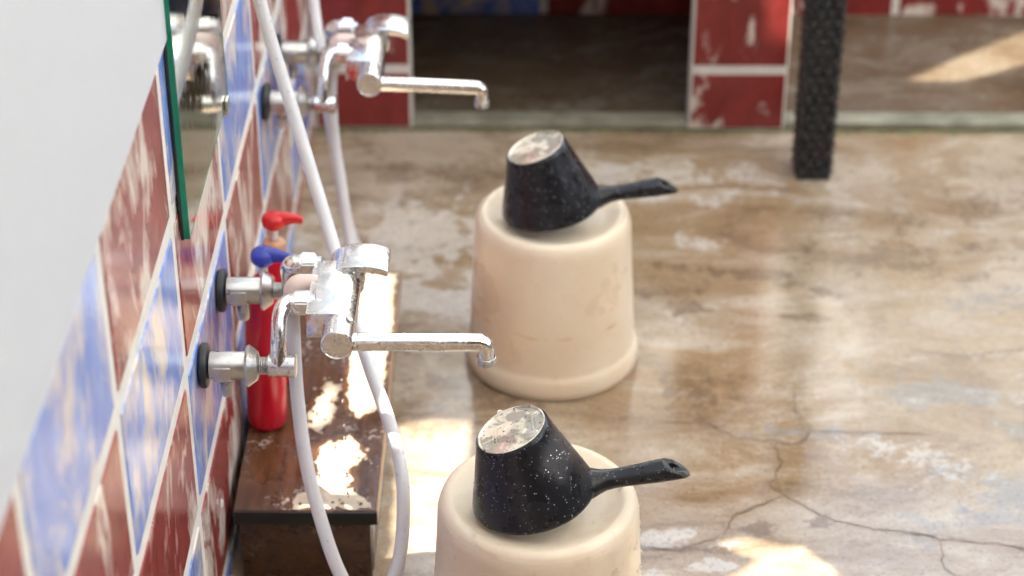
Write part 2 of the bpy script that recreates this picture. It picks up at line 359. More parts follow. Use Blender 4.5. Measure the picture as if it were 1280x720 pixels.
# ------------------------------------------------------------------ tiled walls
def tiles(mb_t, us, vs, colour, place, gu=.013, gv=.013, proud=.0018):
    """raised glazed tiles; place(u, v, d) -> world"""
    for i in range(len(us) - 1):
        for j in range(len(vs) - 1):
            c = colour(i, j)
            if c is None: continue
            u0, u1, v0, v1 = us[i] + gu, us[i + 1] - gu, vs[j] + gv, vs[j + 1] - gv
            if u1 - u0 < .01 or v1 - v0 < .01: continue
            e = .0016
            pts = [place(u, v, d) for (u, v, d) in ((u0, v0, -.001), (u1, v0, -.001), (u1, v1, -.001), (u0, v1, -.001), (u0 + .0004, v0 + .0004, proud - e * .6), (u1 - .0004, v0 + .0004, proud - e * .6), (u1 - .0004, v1 - .0004, proud - e * .6), (u0 + .0004, v1 - .0004, proud - e * .6),
                   (u0 + e, v0 + e, proud), (u1 - e, v0 + e, proud), (u1 - e, v1 - e, proud), (u0 + e, v1 - e, proud))]
            fs = [(8, 9, 10, 11)] + [(a, (a + 1) % 4, (a + 1) % 4 + 4, a + 4) for a in range(4)] + [(a + 4, (a + 1) % 4 + 4, (a + 1) % 4 + 8, a + 8) for a in range(4)]
            mb_t.add(pts, fs, c)
wall = empty('tiled_wall', (0, 2.0, 0), 'white plaster wall with red and blue marbled tiles below, taps mounted on it', 'wall')
TOP = .8443
b = MB(); b.box((-.20, -3, -.02), (-.0022, 4.4, TOP), bev=0); b.build('grout', M['grout'], wall).location = (0, -2.0, 0)
b = MB(); b.box((-.20, -3, TOP), (.0055, 4.4, 2.6), bev=.003); b.build('plaster', M['plaster'], wall).location = (0, -2.0, 0)
t = MB()
us = [1.677 + .362 * (k - 1) for k in range(-11, 9)]; vs_ = [.0443 + .2 * k for k in range(-1, 5)]
us = [max(min(u, 4.39), -2.9) for u in us]
tiles(t, us, vs_, lambda i, j: (1 if ((4 - j) + 1 + (i - 11)) % 2 else 0), lambda u, v, d: (d - .0020, u, v))
t.build('glazed_tiles', [M['red'], M['blue']], wall).location = (0, -2.0, 0)

def pillar(name, x0, x1, label, joints, top, colfun, y0=STEP, depth=.055):
    e = empty(name, ((x0 + x1) / 2, y0, 0), label, 'pillar')
    b = MB(); b.box((x0, y0 + .004, -.02), (x1, y0 + depth, top), bev=.002)
    o = b.build('grout', M['grout'], e); o.location = -e.location
    t = MB(); tiles(t, [x0 - .004, x1 + .004], joints, lambda i, j: colfun(j), lambda u, v, d: (u, y0 + .004 - d, v), gu=.0075, gv=.009)
    o = t.build('glazed_tiles', [M['red_far'], M['blue']], e); o.location = -e.location
    return e
J = [-.004, .122, .322, .522, .722, .922]
pillar('tiled_pillar', .002, .178, 'red tiled pillar joining the wall behind the far tap', J, .70, lambda j: 0)
pillar('tiled_pillar', .684, .859, 'free-standing red marbled pillar behind the black rattan post', J, .94, lambda j: 0)
lin = empty('recess_cover', (.42, 3.8, .50), 'unseen cover slab set low to darken the recess between the red pillars', 'cover')  # cover out of view, lowered and closed at one side to darken the recess
b = MB(); b.box((.004, STEP + .055, .345), (.862, 4.003, .42), bev=.004); o = b.build('slab', M['grout'], lin); o.location = -lin.location
b = MB(); b.box((.180, STEP + .006, .33), (.682, STEP + .053, .42), bev=.004); b.box((.80, STEP + .056, .004), (.856, 4.003, .344), bev=.004); o = b.build('cover_sides', M['grout'], lin); o.location = -lin.location
# far floor and the threshold strip
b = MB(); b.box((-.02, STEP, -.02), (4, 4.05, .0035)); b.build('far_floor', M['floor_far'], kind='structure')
b = MB(); b.box((.178, STEP + .004, 0), (.683, STEP + .05, .014), bev=.004); b.box((.861, STEP + .004, 0), (4.0, STEP + .05, .016), bev=.005)
b.build('threshold', simple('pale_worn_concrete', (.27, .26, .20), .5, vary=.35, nscale=22), kind='structure')
b = MB(); rnd = random.Random(3)
x = .0
while x < 2.4:
    wd = rnd.uniform(.03, .09)
    kk = 8; b.add([(x + wd * q / kk, STEP + .002, .0022) for q in range(kk + 1)] + [(x + wd * q / kk, STEP - .002 - .026 * abs(noise.noise(Vector((x * 31 + q * .45, 0, 0)))) - .003 * (q % 2), .0012) for q in range(kk + 1)], [(q, q + 1, kk + 2 + q, kk + 1 + q) for q in range(kk)])
    x += wd * rnd.choice([1, 1, 1, 1.15])
b.build('moss', M['moss'], kind='stuff')['label'] = 'dull green moss along the foot of the threshold'
back = empty('tiled_wall', (.9, 4.0, 0), 'low red, white and blue tiled wall across the far shaded floor', 'wall')
b = MB(); b.box((-.02, 4.004, -.02), (4, 4.15, .60)); o = b.build('grout', M['grout'], back); o.location = -back.location
t = MB(); bx = [.064 + .357 * k - .357 for k in range(0, 12)]
tiles(t, bx, [-.03, .20, .42, .60], lambda i, j: (1 if (i == 1 and j == 0) or (i > 1 and (i + j) % 3 == 1 and j > 0) else 0), lambda u, v, d: (u, 4.004 - d, v), gu=.008, gv=.008)
o = t.build('glazed_tiles', [M['red_far'], M['blue']], back); o.location = -back.location

# things overhead and beyond that light and shade the place (outside the frame)
def on_plane(p, z):
    t_ = (z - p[2]) / SUN.z; return (p[0] + SUN.x * t_, p[1] + SUN.y * t_)
AW = 3.3
def rag(poly, amp, n=10, seed=0):
    r_ = random.Random(seed); out = []
    for i in range(len(poly)):
        a = Vector(poly[i]); b_ = Vector(poly[(i + 1) % len(poly)]); L = (b_ - a).length; k = max(1, int(L / .02))
        nrm = Vector((-(b_ - a).y, (b_ - a).x, 0)).normalized() if L > 0 else Vector((0, 0, 0))
        for j in range(k):
            out.append(tuple(a.lerp(b_, j / k) + nrm * (r_.uniform(-amp, amp) if j or amp else 0)))
    return out
HOLES = [
    rag([(0.210, 2.115, 0), (0.204, 2.563, 0), (0.244, 2.578, 0), (0.310, 2.577, 0), (0.306, 2.489, 0), (0.318, 2.375, 0), (0.27, 2.22, 0), (0.25, 2.116, 0)], .004, seed=1),
    rag([(0.122, 2.835, .115), (0.178, 2.836, .115), (0.190, 2.658, .115), (0.182, 2.441, .115), (0.156, 2.413, .115), (0.138, 2.450, .115), (0.130, 2.639, .115)], .004, seed=2),
    rag([(0.102, 2.355, .115), (0.152, 2.375, .115), (0.173, 2.337, .115), (0.162, 2.270, .115), (0.168, 2.213, .115), (0.098, 2.212, .115), (0.109, 2.289, .115)], .007, seed=3),
    rag([(0.097, 2.469, .115), (0.121, 2.497, .115), (0.122, 2.412, .115), (0.097, 2.393, .115)], .006, seed=4),
    rag([(1.110, 3.701, 0), (1.217, 3.700, 0), (1.360, 3.780, 0), (1.670, 3.976, 0), (1.544, 4.010, 0), (1.384, 3.931, 0), (1.243, 3.819, 0)], .0, seed=5),
    rag([(0.653, 2.289, 0), (0.693, 2.302, 0), (0.761, 2.286, 0), (0.807, 2.222, 0), (0.796, 2.141, 0), (0.656, 2.149, 0), (0.660, 2.216, 0), (0.699, 2.255, 0)], .005, seed=6),
    [(.826, STEP, .20), (.865, STEP, .18), (.865, STEP, .95), (.815, STEP, .95), (.806, STEP, .72), (.822, STEP, .60), (.808, STEP, .45), (.826, STEP, .36), (.812, STEP, .27)],
]
GLARE = [[(.122, 2.800, 0), (.193, 2.800, 0), (.193, 2.66, 0), (.186, 2.448, 0), (.160, 2.413, 0), (.141, 2.450, 0), (.134, 2.60, 0)],
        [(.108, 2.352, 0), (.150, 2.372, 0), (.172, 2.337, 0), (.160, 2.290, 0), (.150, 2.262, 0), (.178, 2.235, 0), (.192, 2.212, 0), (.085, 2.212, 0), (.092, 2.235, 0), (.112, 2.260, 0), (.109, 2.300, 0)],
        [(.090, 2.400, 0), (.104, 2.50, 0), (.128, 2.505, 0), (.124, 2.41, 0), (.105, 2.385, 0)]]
cu = bpy.data.curves.new('gobo', 'CURVE'); cu.dimensions = '2D'; cu.fill_mode = 'BOTH'; cu.extrude = .002  # sheet added to block the sun, holes shaped like the wanted sun patches
def spl(pts):
    s_ = cu.splines.new('POLY'); s_.points.add(len(pts) - 1); s_.use_cyclic_u = True
    for q, p_ in zip(s_.points, pts): q.co = (p_[0], p_[1], 0, 1)
spl([(.15, -1.2), (5.0, -1.2), (5.0, 5.6), (.15, 5.6)])
for h in HOLES: spl([on_plane(p_, AW) for p_ in h])
tmp = bpy.data.objects.new('tmp', cu); C.objects.link(tmp)
me = bpy.data.meshes.new_from_object(tmp); bpy.data.objects.remove(tmp)
aw = link('gobo', me, M['canvas'], loc=(0, 0, AW)); tag(aw, 'pale canvas awning added unseen overhead, holes cut to place sun patches', 'gobo')
b = MB(); Mr = Matrix.Translation((1.2, 8.6, 3.7)) @ Matrix.Rotation(R(40), 4, 'X')  # sloped sunlit panel added to give glossy tops a bright reflection
b.box((-6, -4.5, -.05), (6, 5.0, .05), M=Mr)
for k in range(24): b.box((-6 + k * .5, -4.5, .05), (-5.95 + k * .5, 5.0, .09), M=Mr)
tag(b.build('unseen_reflector', M['reflector']), 'cream ribbed metal roof added unseen beyond the yard for bright reflections', 'reflector')

b = MB(); b.box((-3, -2.6, -.02), (7, -2.4, 4.2), bev=.01); b.box((-3, -2.4, 3.9), (7, -2.1, 4.2), bev=.01)  # dark wall added behind the camera against flat light and pale reflections
for k in range(5): b.box((-2 + k * 1.7, -2.39, 0), (-1.1 + k * 1.7, -2.34, 2.05), bev=.01)
tag(b.build('rear_blocker', simple('weathered_timber', (.075, .045, .028), .8, vary=.35, nscale=6)), 'dark timber wall added unseen behind the camera to cut flat light', 'light blocker')
b = MB(); b.box((4.6, -2.0, -.02), (4.75, 4.4, 2.0), bev=.01)
for k in range(21): b.box((4.57, -2.0 + k * .3, 0), (4.6, -1.76 + k * .3, 1.95), bev=.004)
tag(b.build('timber_fence', bpy.data.materials['weathered_timber']), 'dark timber fence along the yard, right of the frame', 'fence')
# ------------------------------------------------------------------ cracks in the floor
def crack(pts, w0):
    P = []; r_ = random.Random(int(pts[0][0] * 1000))
    for i in range(len(pts) - 1):
        a = Vector((*pts[i], 0)); b_ = Vector((*pts[i + 1], 0)); n = max(2, int((b_ - a).length / .008)); d = (b_ - a).normalized(); nn = Vector((-d.y, d.x, 0))
        for k in range(n):
            q = a.lerp(b_, k / n); P.append(q + nn * (noise.noise(q * 60) * .007 + noise.noise(q * 190) * .003 + r_.uniform(-.001, .001)))
    P.append(Vector((*pts[-1], 0)))
    mb = MB(); vs = []
    for i, q in enumerate(P):
        d = (P[min(i + 1, len(P) - 1)] - P[max(i - 1, 0)]).normalized(); nn = Vector((-d.y, d.x, 0))
        ww = w0 * .62 * (.45 + 1.3 * abs(noise.noise(q * 40 + Vector((0, 0, 3))))) * min(1, (i + 1) / 4, (len(P) - i) / 4 + .15)
        vs += [q + nn * ww + Vector((0, 0, .0012)), q - nn * ww + Vector((0, 0, .0012))]
    mb.add(vs, [(2 * i, 2 * i + 1, 2 * i + 3, 2 * i + 2) for i in range(len(P) - 1)]); return mb
fl = bpy.data.objects['floor']
for pts, w0 in CR: crack(pts, w0).build('crack', M['crack'], fl)
CRP = None

# ------------------------------------------------------------------ droplets on a surface
def droplets(parent, src_objs, n, r0, r1, seed=0, cond=None, flat=.55, name='droplets', flip=False):
    r_ = random.Random(seed); tri = []
    for o in src_objs:
        me = o.data; me.calc_loop_triangles(); Mo = o.matrix_local if o is not parent else Matrix()
        for t_ in me.loop_triangles:
            a, b_, c = [Mo @ me.vertices[i].co for i in t_.vertices]; nn = (b_ - a).cross(c - a)
            if nn.length < 1e-12: continue
            nrm = nn.normalized()
            if flip and nrm.z < 0: nrm = -nrm
            if cond and not cond((a + b_ + c) / 3, nrm): continue
            tri.append((a, b_, c, nrm, nn.length))
    if not tri: return
    ws = [t_[4] for t_ in tri]
    base = bmesh.new(); bmesh.ops.create_icosphere(base, subdivisions=2, radius=1); bv = [v.co.copy() for v in base.verts]; bf = [[v.index for v in f.verts] for f in base.faces]; base.free()
    mb = MB()
    for t_ in r_.choices(tri, ws, k=n):
        u = r_.random(); v = r_.random()
        if u + v > 1: u, v = 1 - u, 1 - v
        p = t_[0] + (t_[1] - t_[0]) * u + (t_[2] - t_[0]) * v; r = r0 + (r1 - r0) * r_.random() ** 2.5
        q = along(p, t_[3]); sx = r * r_.uniform(.8, 1.3); sy = r * r_.uniform(.8, 1.3)
        mb.add([q @ Vector((c.x * sx, c.y * sy, c.z * r * flat + r * flat * .25)) for c in bv], bf)
    o = mb.build(name, M['water'], parent, smooth=180, kind='stuff'); return o

# ------------------------------------------------------------------ stools
def make_stool():
    e = empty('bath_stool', (0, 0, 0), '', 'stool', 'upturned cream bath stools on the wet floor')
    prof = [(.118, .0), (.1285, .0), (.1318, .004), (.1323, .014), (.1312, .028), (.1290, .034), (.1266, .0375), (.1258, .041), (.1248, .05), (.1232, .09), (.1212, .13), (.1190, .17), (.1172, .20), (.1160, .226)]
    for k in range(1, 11):
        a = R(90 * k / 11); prof.append((.1030 + .0130 * math.cos(a) ** .9, .228 + .0260 * math.sin(a)))
    prof += [(.1010, .2541), (.0985, .2536), (.0950, .2524), (.0900, .2502), (.0835, .2475), (.075, .2450), (.058, .2425), (.03, .2412), (.001, .2408)]
    b = MB(); b.lathe(prof, 96); b.build('shell', M['stool'], e, smooth=60)
    # drain groove of the moulded top: a low inner ring
    return e
def copy_tree(o, parent=None):
    c = o.copy(); C.objects.link(c); c.parent = parent
    for ch in list(o.children): copy_tree(ch, c)
    return c
GAP = .70
stool = make_stool(); stool.location = (.4045, 2.054, 0); stool['label'] = 'front cream bath stool, cut off by the bottom edge, covered in water beads'
stool.scale = (1.05, 1.05, 1.025); stool2 = copy_tree(stool); stool2.scale = (1, 1, 1); stool2.location = (.428, 2.754, 0); stool2['label'] = 'rear cream bath stool shown whole, with a scuff line round its middle'
stool2.rotation_euler.z = R(70)
droplets(stool, [stool.children[0]], 520, .0007, .0030, 5, cond=lambda p, n: p.z > .10)
droplets(stool2, [stool2.children[0]], 60, .0006, .0022, 6, cond=lambda p, n: p.z > .12)

# ------------------------------------------------------------------ ladles
def make_ladle():
    e = empty('bath_ladle', (0, 0, 0), '', 'ladle', 'black ladles upturned on the bath stools')
    tilt = Matrix.Rotation(R(-21), 4, 'Y')                       # disc leans to -x
    C0 = Vector((0.001, 0, .026)); C1 = Vector((-.030, .0, .122))
    N = 72; body = MB(); rings = []
    prof = [(0, .0728), (.02, .0742), (.05, .0740), (.09, .0728), (.2, .0694), (.4, .0628), (.6, .0564), (.8, .0502), (.93, .0463), (.975, .0450), (1.0, .0425)]
    vs = []
    for (s_, r) in prof:
        c = C0.lerp(C1, s_)
        til = Matrix.Rotation(R(-14 - 10 * s_), 4, 'Y')
        for k in range(N):
            a = 2 * math.pi * k / N
            rr = r * (1 + .05 * math.exp(-((a if a < math.pi else a - 2 * math.pi) / .30) ** 2) * (1 - s_) ** 4)   # flare into the handle
            vs.append(c + til @ Vector((rr * math.cos(a), rr * math.sin(a), 0)))
    fs = [(i * N + k, i * N + (k + 1) % N, (i + 1) * N + (k + 1) % N, (i + 1) * N + k) for i in range(len(prof) - 1) for k in range(N)]
    body.add(vs, fs)
    # inner skin so the cup has thickness
    vs2 = []
    for (s_, r) in [(0, .0700), (.5, .0545), (.95, .0420)]:
        c = C0.lerp(C1, s_); til = Matrix.Rotation(R(-14 - 10 * s_), 4, 'Y')
        vs2 += [c + til @ Vector((r * math.cos(2 * math.pi * k / N), r * math.sin(2 * math.pi * k / N), 0)) for k in range(N)]
    body.add(vs2, [(i * N + k, i * N + (k + 1) % N, (i + 1) * N + (k + 1) % N, (i + 1) * N + k) for i in range(2) for k in range(N)] + [tuple(range(2 * N, 3 * N))])
    body.add([vs[k] for k in range(N)] + [vs2[k] for k in range(N)], [(k, (k + 1) % N, N + (k + 1) % N, N + k) for k in range(N)])
    bo = body.build('cup', M['ladle'], e, smooth=50)
    # base disc, raised ring and worn relief
    til = Matrix.Translation(C1) @ Matrix.Rotation(R(-24), 4, 'Y')
    d = MB(); d.lathe([(.0427, -.0012), (.0422, .0004), (.0412, .0008), (.0400, .0004), (.0392, -.0012), (.0300, -.0016), (.001, -.0016)], 64, til)
    for (ra, rb) in ((.0135, .0155), (.0050, .0062)):
        d.lathe([(ra, -.0016), (ra + .0003, -.0010), (rb - .0003, -.0010), (rb, -.0016)], 40, til @ Matrix.Translation((.004, 0, 0)))
    r_ = random.Random(4)
    for cx in (-.026, -.022, -.018, .024, .028):
        y = -.014
        while y < .014:
            ln = r_.uniform(.0014, .0028); d.box((cx, y, -.0016), (cx + r_.uniform(.001, .0022), y + ln, -.0010), M=til); y += ln + r_.uniform(.0008, .0016)
    dd = d.build('base_disc', M['disc'], e, smooth=40)
    # handle, hollow, cut on the slant
    p0 = C0 + Vector((.071, 0, .0205)); ang = R(12); dv = Vector((math.cos(ang), 0.0, math.sin(ang))); up = Vector((-math.sin(ang), 0, math.cos(ang)))
    sd_ = Vector((0, 1, 0)); H = MB(); n = 32; vs = []
    L = .100
    secs = [(-.012, .026, .0165, -.001), (-.004, .0225, .0155, -.001), (.004, .0175, .0138, -.0005), (.012, .0140, .0122, 0), (.022, .0125, .0115, .0), (.035, .0124, .0115, 0), (.055, .0134, .0125, 0), (.075, .0144, .0135, 0)]
    for (s_, rw, rh, dz) in secs:
        c = p0 + dv * s_ + up * dz
        vs += [c + sd_ * rw * math.cos(2 * math.pi * k / n) + up * rh * math.sin(2 * math.pi * k / n) for k in range(n)]
    def cutring(scale, base, k_):
        out = []
        for k in range(n):
            a = 2 * math.pi * k / n; yy = .0146 * scale * math.cos(a); zz = .0137 * scale * math.sin(a)
            s_ = base - k_ * zz
            out.append(p0 + dv * s_ + sd_ * yy + up * zz)
        return out
    vs += cutring(1.0, .090, .55) + cutring(1.0, .095, 1.0) + cutring(.88, .0985, 1.15) + cutring(.50, .0975, 1.15) + cutring(.45, .082, 1.15)
    m_ = len(secs) + 5
    fs = [(i * n + k, i * n + (k + 1) % n, (i + 1) * n + (k + 1) % n, (i + 1) * n + k) for i in range(m_ - 1) for k in range(n)] + [tuple(range((m_ - 1) * n, m_ * n)), tuple(range(n))]
    H.add(vs, fs, 0); ho = H.build('handle', [M['ladle']], e, smooth=50)
    return e
lad = make_ladle(); lad.location = (.3975, 2.033, .2490); lad.rotation_euler = (0, R(2), R(3))
lad['label'] = 'nearer black ladle upside down on the front stool, beaded with water'
lad2 = copy_tree(lad); lad2.location = (.4235, 2.738, .2445); lad2.rotation_euler = (0, R(3.5), R(3))
lad2['label'] = 'farther black ladle upside down on the rear stool, slightly blurred'
droplets(lad, list(lad.children), 520, .0004, .0011, 8, cond=lambda p, n: n.z > -.3)
droplets(lad, [c for c in lad.children if c.name.startswith('base_disc')], 46, .0008, .0052, 9, cond=lambda p, n: n.z > .5, flat=.4, flip=True)
droplets(lad2, [c for c in lad2.children if c.name.startswith('base_disc') or c.name.startswith('cup')], 80, .0005, .0022, 10, cond=lambda p, n: n.z > -.2)

# ------------------------------------------------------------------ wall taps
def make_faucet():
    """origin on the wall at the near valve's axis, z = valve axis"""
    e = empty('wall_mixer_tap', (0, 0, 0), '', 'tap', 'chrome mixer taps on the tiled wall')
    DY = .170
    for k, y in enumerate((0, DY)):
        v = MB(); Mx = along((0, y, 0), X)
        v.lathe([(.0005, .0125), (.0085, .0125), (.0172, .0125), (.0172, .056), (.0162, .058), (.0005, .058)], 40, Mx)
        v.lathe([(.0160, .0545), (.0245, .0560), (.0255, .0585), (.0175, .0690), (.0105, .0710), (.0095, .0715)], 40, Mx)      # bell shaped shroud
        for q in range(5): v.lathe([(.0095, .0712 + q * .0026), (.0108, .0720 + q * .0026), (.0108, .0728 + q * .0026), (.0095, .0738 + q * .0026)], 30, Mx)
        v.box((.018, y - .0186, -.012), (.038, y - .0150, .007), bev=.001)
        vo = v.build('stop_valve', M['brushed'], e, smooth=35)
        f = MB(); f.lathe([(.0005, .0015), (.026, .0015), (.0275, .003), (.0275, .0075), (.0262, .0095), (.0150, .0105), (.0005, .0105)], 48, Mx)
        f.build('wall_flange', M['rubber'], e, smooth=40)
        s_ = MB(); Ms = Matrix.Translation((.030, y, 0))
        s_.lathe([(.0072, -.014), (.0072, -.019), (.0062, -.020), (.0075, -.022), (.0075, -.039), (.0068, -.0415), (.0005, -.0415)], 28, Ms)
        s_.build('drain_screw', M['brushed'], vo, smooth=35)
    ZB = .063                                                    # height of the body's ports above the valves
    # near crank: vertical S tube
    c = MB(); c.tube([(.082, 0, 0), (.108, 0, 0)], .0132, 28, spline=False)
    c.lathe([(.0132, 0), (.0142, .0005), (.0142, .008), (.0130, .0088), (.0005, .009)], 28, along((.106, 0, 0), X))
    c.tube([(.094, 0, .004), (.0945, .003, .018), (.095, .012, .036), (.0955, .024, .052), (.099, .034, .0605), (.106, .040, ZB), (.116, .0412, ZB)], [.0125, .0098, .0094, .0094, .0100, .0115, .012], 26)
    c.build('crank_pipe', M['chrome'], e, smooth=50)
    c = MB(); c.tube([(.080, DY, 0), (.090, DY, 0), (.0955, DY - .006, .008), (.097, DY - .018, .028), (.098, DY - .030, .050), (.104, DY - .0385, .061), (.116, DY - .0398, ZB)], [.0095, .0135, .0142, .0132, .0134, .0136, .0125], 26)
    c.build('crank_pipe', M['chrome'], e, smooth=50)
    for y in (.0412, DY - .0398):
        n_ = MB(); bm = bmesh.new(); bmesh.ops.create_cone(bm, cap_ends=True, segments=6, radius1=.0172, radius2=.0172, depth=.0185)
        bmesh.ops.bevel(bm, geom=list(bm.edges), offset=.0018, segments=3, affect='EDGES'); n_.bm(bm, 0, along((.1215, y, ZB), X))
        n_.lathe([(.0110, 0), (.0110, .010)], 28, along((.1275, y, ZB), X))
        n_.build('union_nut', M['chrome'], e, smooth=30)
    h = MB(); ym = .0855
    h.tube([(.136, ym, ZB), (.122, ym, ZB), (.111, ym - .001, ZB - .002), (.106, ym - .003, ZB - .010), (.1055, ym - .005, ZB - .022)], [.0105, .0115, .0122, .0118, .0112], 26)
    h.build('hose_elbow', M['pinkplastic'], e, smooth=50)
    h = MB(); h.lathe([(.0115, 0), (.0125, .001), (.0125, .012), (.0105, .014)], 28, Matrix.Translation((.1055, ym - .005, ZB - .038)), cap0=True, cap1=True)
    h.build('hose_collar', M['brushed'], e, smooth=35)
    # body block and round cartridge barrel
    b_ = MB(); b_.box((.1290, .003, .038), (.1740, .126, .0716), bev=.0014)
    
    b_.build('body', M['chrome'], e, smooth=30)
    AX = Vector((.1685, -.036, .052)); r = .0195; cy = MB()
    cy.lathe([(.0005, .0012), (r - .0022, .0012), (r - .0016, 0), (r - .0002, .0012), (r, .003), (r, .040), (r - .0006, .0404), (r - .0006, .0416), (r, .042), (r, .178)], 64, along(AX, Y))
    cy.build('barrel', M['chrome'], e, smooth=40)
    k_ = MB(); bm = bmesh.new(); bmesh.ops.create_cone(bm, cap_ends=True, segments=6, radius1=.0052, radius2=.0048, depth=.004)
    bmesh.ops.bevel(bm, geom=list(bm.edges), offset=.0005, segments=1, affect='EDGES')
    dd = Vector((.62, -.05, .78)).normalized(); k_.bm(bm, 0, along(AX + Vector((0, .034, 0)) + dd * (r + .0008), dd)); k_.build('grub_screw', M['brushed'], e, smooth=30)
    # lever: collar and curved plate reaching out over the barrel's far end
    lv = MB(); R2 = r + .0035
    lv.lathe([(.0005, .0), (R2 - .001, .0), (R2, .001), (R2, .050), (R2 - .002, .052), (.0005, .053)], 56, along(AX + Vector((0, .139, 0)), Y))
    pts = []; y0, y1 = .137, .193
    xs_ = [-.004, .004, .012, .020, .028, .036, .044, .050, .0525]
    top = [R2 + .001, R2 + .0025, R2 + .0032, R2 + .0032, R2 + .0028, R2 + .0018, R2 - .0002, R2 - .0028, R2 - .0046]
    vs = []
    for x_, zt in zip(xs_, top):
        for yy in (y0, y1):
            for zz in (zt, zt - .0105 + (.004 if x_ > .05 else 0)):
                vs.append((AX.x + x_, AX.y + yy, AX.z + zz))
    fs = []
    for i in range(len(xs_) - 1):
        a = 4 * i; b2 = a + 4
        fs += [(a, b2, b2 + 2, a + 2), (a + 1, a + 3, b2 + 3, b2 + 1), (a, a + 1, b2 + 1, b2), (a + 2, b2 + 2, b2 + 3, a + 3)]
    fs += [(0, 2, 3, 1), (len(vs) - 4, len(vs) - 3, len(vs) - 1, len(vs) - 2)]
    bm = bmesh.new(); bv = [bm.verts.new(v_) for v_ in vs]; [bm.faces.new([bv[i] for i in f_]) for f_ in fs]
    bmesh.ops.recalc_face_normals(bm, faces=bm.faces)
    ed = [e_ for e_ in bm.edges if len(e_.link_faces) == 2 and e_.calc_face_angle(0) > R(40)]
    bmesh.ops.bevel(bm, geom=ed, offset=.0022, segments=3, affect='EDGES', profile=.5); lv.bm(bm)
    lv.build('lever', M['chrome'], e, smooth=35)
    # spout
    sp = MB(); sy = AX.y + .018; sz = AX.z - .0055; x1 = .342
    sp.lathe([(.0112, 0), (.0112, .006), (.0098, .007)], 30, along((AX.x + r - .003, sy, sz), X))
    n = 28; vs = []
    path = [(AX.x + r, sz, 0), (.25, sz, 0), (.321, sz, 0), (.334, sz - .0002, 14), (.3395, sz - .0024, 45), (.3420, sz - .0070, 76), (.342, sz - .012, 90), (.342, sz - .020, 90)]
    for (px, pz, a) in path:
        a = R(a); nx_ = Vector((math.sin(a), 0, math.cos(a)))      # radial 'up'
        for k in range(n):
            t_ = 2 * math.pi * k / n; ww, hh = (.0100, .0094)
            q = 3.2; cs, sn = math.cos(t_), math.sin(t_); den = (abs(cs) ** q + abs(sn) ** q) ** (1 / q)
            vs.append(Vector((px, sy, pz)) + Y * ww * cs / den + nx_ * hh * sn / den)
    fs = [(i * n + k, i * n + (k + 1) % n, (i + 1) * n + (k + 1) % n, (i + 1) * n + k) for i in range(len(path) - 1) for k in range(n)] + [tuple(range(n))]
    sp.add(vs, fs); so = sp.build('spout', M['chrome'], e, smooth=40)
    a = MB(); a.lathe([(.0108, 0), (.0116, .0006), (.0116, .009), (.0092, .0096), (.0082, .004), (.0005, .004)], 30, along((.342, sy, sz - .0195), -Z))
    a.build('aerator', M['brushed'], so, smooth=35)
    return e
tap = make_faucet(); tap.location = (0, 2.123, .398)
tap['label'] = 'nearer chrome mixer tap in sharp focus, beside the mirror and above the bench'
tap2 = copy_tree(tap); tap2.location = (0, 2.123 + GAP, .397); tap2.scale = (.94, 1, 1); tap2.rotation_euler.y = R(2.6)
tap2['label'] = 'farther blurred chrome mixer tap in front of the red tiled pillar'
for t_, n_, sd2 in ((tap, 260, 1), (tap2, 90, 2)):
    srcs = [c for c in t_.children if c.name.split('.')[0] in ('spout', 'lever', 'barrel')]
    droplets(t_, srcs, n_, .0005, .0019, sd2, cond=lambda p, n: p.x > .15, flat=.5)
    # hanging drops under the spout
    mb = MB(); r_ = random.Random(sd2)
    for k in range(7):
        x_ = r_.uniform(.20, .34); Mx = Matrix.Translation((x_, -.018, .0465 - .0094 - .0008))
        mb.lathe([(.0004, -.0026), (.0013, -.0018), (.0016, -.0008), (.0012, .0005), (.0006, .001)], 14, Mx, cap0=True, cap1=True)
    mb.build('hanging_drops', M['water'], t_, smooth=180, kind='stuff')

# ------------------------------------------------------------------ hoses
def hose(pts, label, grp='white shower hoses hanging from the taps'):
    mb = MB(); mb.tube(pts, .0085, 22, res=12)
    o = mb.build('shower_hose', M['hose'], smooth=180); tag(o, label, 'hose', grp); return o
h1 = hose([(0.1047, 2.2034, 0.4356), (0.1046, 2.1982, 0.4054), (0.1090, 2.1625, 0.3214), (0.1218, 2.1296, 0.2269), (0.1566, 2.0779, 0.1246), (0.1935, 2.0591, 0.0817), (0.2294, 2.0779, 0.1253), (0.2382, 2.1155, 0.2104), (0.2251, 2.1625, 0.2666),
           (0.1941, 2.2189, 0.3314), (0.1700, 2.2847, 0.3697), (0.1390, 2.3693, 0.4276), (0.0926, 2.4445, 0.5608), (0.0505, 2.4915, 0.7064), (0.0303, 2.5103, 0.8519), (0.0290, 2.5150, 1.0496)],
          'white shower hose looping in front of the bench from the nearer tap')
h2 = hose([(0.1005, 2.9178, 0.4297), (0.0932, 2.9098, 0.3803), (0.0951, 2.8910, 0.3072), (0.1048, 2.8675, 0.2341), (0.1157, 2.8393, 0.1658), (0.1295, 2.8017, 0.0934), (0.1437, 2.8487, 0.0384), (0.1286, 2.9145, 0.0628), (0.1051, 2.9333, 0.1321), (0.0945, 2.9427, 0.2263), (0.0809, 2.9615, 0.3092),
           (0.0681, 3.0085, 0.3955), (0.0572, 3.0555, 0.4549), (0.0454, 3.1025, 0.5545), (0.0262, 3.1401, 0.7403), (0.0249, 3.1495, 0.9847)],
          'white shower hose hanging blurred behind, from the farther tap to the floor')

